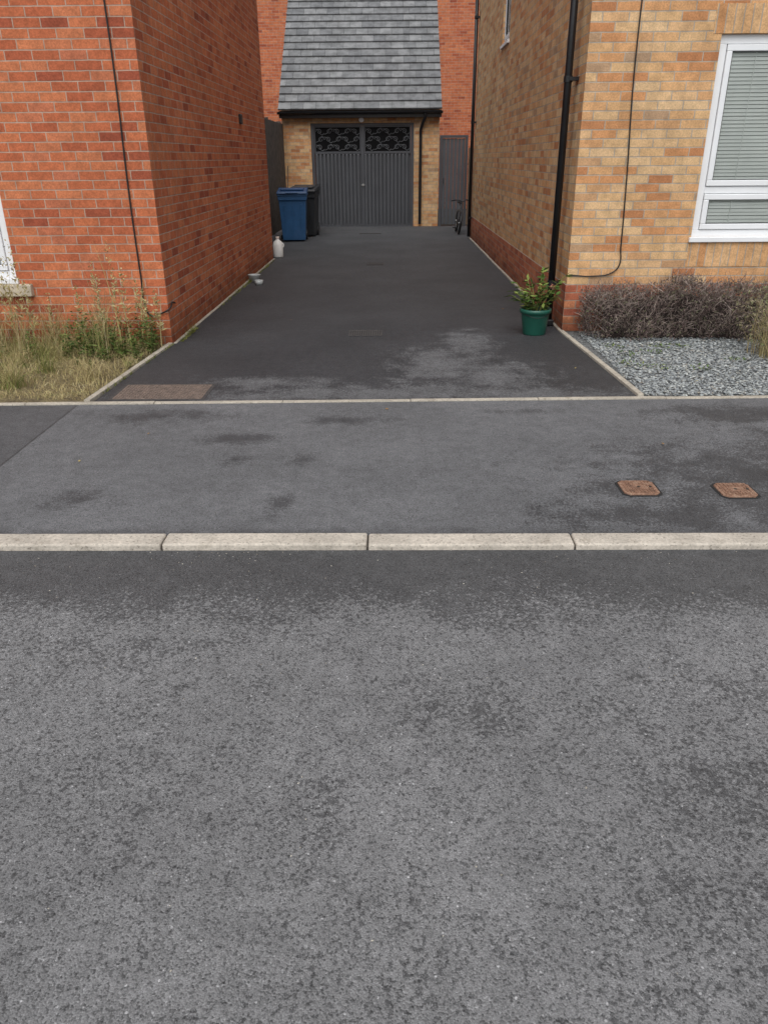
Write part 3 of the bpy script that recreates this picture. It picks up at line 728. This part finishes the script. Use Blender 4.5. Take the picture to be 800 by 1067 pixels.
for _ in range(2600):
    a_=random.uniform(0,6.28); r=.34*math.sqrt(random.random()); z=random.uniform(.05,.6); r*=.6+.9*math.sin(min(1,z/.6)*2.4)
    s.leaf((3.38+r*math.cos(a_),6.55+r*.8*math.sin(a_),z),(random.gauss(0,1),random.gauss(0,1),random.uniform(0,1.5)),random.uniform(.02,.045),.01)
s.obj('leaves',leafmat('shrub_leaf',[(0,(.13,.11,.06)),(.5,(.26,.21,.14)),(.8,(.14,.18,.07)),(1,(.38,.32,.22))]),B); t2.obj('stems',m_straw,B)
s=Leaves()
for cx,cy in ((2.0,6.9),(2.3,6.7),(2.15,6.2),(2.6,6.95),(1.95,6.3),(2.9,6.4),(2.5,6.1),(3.2,5.8),(2.05,6.6),(2.4,6.9)):
    for _ in range(30): s.leaf((cx+random.gauss(0,.05),cy+random.gauss(0,.06),.018),(random.gauss(0,1),random.gauss(0,1),random.uniform(.1,.8)),random.uniform(.018,.045),.014,True)
s.obj('gravel_weeds',m_leaf,W)

Pt=empty('potted_plant'); c=(1.39,7.56,.004)
m_pot=simple('green_bucket',(.012,.085,.06),.4,.1,6)
lathe('bucket',[(0,.0),(.105,.0),(.11,.01),(.135,.2),(.137,.205),(.15,.207),(.152,.245),(.14,.247),(.132,.2),(.13,.19)],c,m_pot,Pt,n=32)
lathe('soil',[(0,.2),(.131,.2)],c,simple('potsoil',(.04,.03,.02),.95),Pt)
tube('bucket_handle',[(c[0]-.152,c[1],.235),(c[0]-.1,c[1]-.11,.205),(c[0],c[1]-.163,.185),(c[0]+.1,c[1]-.11,.205),(c[0]+.152,c[1],.235)],.003,m_black,Pt)
s=Leaves()
for i_ in range(15):
    ang=i_*2.4+random.uniform(-.3,.3); reach=random.uniform(.08,.27); hh=random.uniform(.14,.42); rs=random.uniform(0,.06)
    pts=[]
    for i in range(8):
        t=i/7; pts.append((c[0]+math.cos(ang)*(rs+reach*t**1.5),c[1]+math.sin(ang)*(rs+reach*t**1.5)*.6,.2+hh*t))
    tube('stem',pts,.0035,m_green,Pt)
    for p in pts[2:]:
        for k_ in range(4): s.leaf(p,(math.cos(ang)+random.gauss(0,1),math.sin(ang)+random.gauss(0,1),random.uniform(-.3,.8)),random.uniform(.05,.09),random.uniform(.028,.044),True)
s.obj('leaves',leafmat('rose_leaf',[(0,(.035,.08,.02)),(.5,(.10,.18,.035)),(.8,(.22,.29,.07)),(1,(.34,.34,.1))]),Pt)
s=Leaves()
for _ in range(16): s.leaf((c[0]+.13+random.gauss(0,.012),c[1]-.05,.46+random.gauss(0,.012)),(random.gauss(0,1),random.gauss(0,1),random.gauss(.3,1)),.03,.024)
s.obj('flower',simple('pink_petal',(.55,.25,.2),.6),Pt)

s=Leaves()
for x,y,z in ((1.63,4.38,.004),(1.9,4.4,.004),(-.05,5.1,.004),(2.05,3.9,.004),(-1.8,4.1,.004),(-1.55,4.6,.004),(1.5,6.2,.008),(-1.1,8.3,.008),(.2,9.5,.008),(1.25,8.9,.008),(1.4,10.2,.008),(-1.7,9.5,.008),(2.3,5.7,.03),(2.5,6.4,.03)):
    s.leaf((x,y,z+.003),(random.gauss(0,1),random.gauss(0,1),.15),random.uniform(.02,.035),.018,True)
s.obj('fallen_leaves',leafmat('dead_leaf',[(0,(.25,.07,.03)),(.6,(.3,.18,.07)),(1,(.35,.3,.12))]),None)
ng=260
pos=np.stack([rng.uniform(-2.5,2.5,ng),rng.uniform(.7,3.0,ng),np.full(ng,-.010)],1); pos[:90,1]=3.02-np.abs(rng.normal(0,.09,90)); pos[:30,0]=-.7+rng.normal(0,.15,30)
gr=empty('road_grit'); scatter('grit',pos,rng.uniform(.0015,.004,ng),island('grit',[(0,(.25,.22,.18)),(1,(.6,.57,.5))],.9),gr)

# ------------------------------------------------------------ light, sky
w=bpy.data.worlds.new('World'); sc.world=w; w.use_nodes=True; nt=w.node_tree
sky=nt.nodes.new('ShaderNodeTexSky'); sky.sky_type='NISHITA'; sky.sun_disc=False; sky.sun_elevation=R(55); sky.sun_rotation=R(185); sky.dust_density=3; sky.ozone_density=1
hs=nt.nodes.new('ShaderNodeHueSaturation'); hs.inputs['Saturation'].default_value=.20
bg=nt.nodes['Background']; nt.links.new(sky.outputs[0],hs.inputs['Color']); nt.links.new(hs.outputs[0],bg.inputs[0]); bg.inputs[1].default_value=.15
sd=bpy.data.lights.new('sun','SUN'); sd.energy=1.5; sd.angle=R(60); sd.color=(1,.975,.94)
so=bpy.data.objects.new('sun',sd); sc.collection.objects.link(so)
el,az=R(55),R(185)
dirv=Vector((math.sin(az)*math.cos(el),math.cos(az)*math.cos(el),math.sin(el)))
so.rotation_euler=dirv.to_track_quat('Z','Y').to_euler()

cd=bpy.data.cameras.new('camera'); co=bpy.data.objects.new('camera',cd); sc.collection.objects.link(co); sc.camera=co
cd.sensor_fit='VERTICAL'; cd.sensor_height=24; cd.lens=24*795/1067; cd.clip_end=600; cd.clip_start=.05
M=Matrix.Rotation(R(.72),4,'Z')@Matrix.Rotation(R(90-24.87),4,'X')@Matrix.Rotation(R(-.45),4,'Z')
co.matrix_world=Matrix.Translation((0,0,1.58))@M
sc.view_settings.view_transform='Standard'; sc.view_settings.look='None'; sc.view_settings.exposure=0
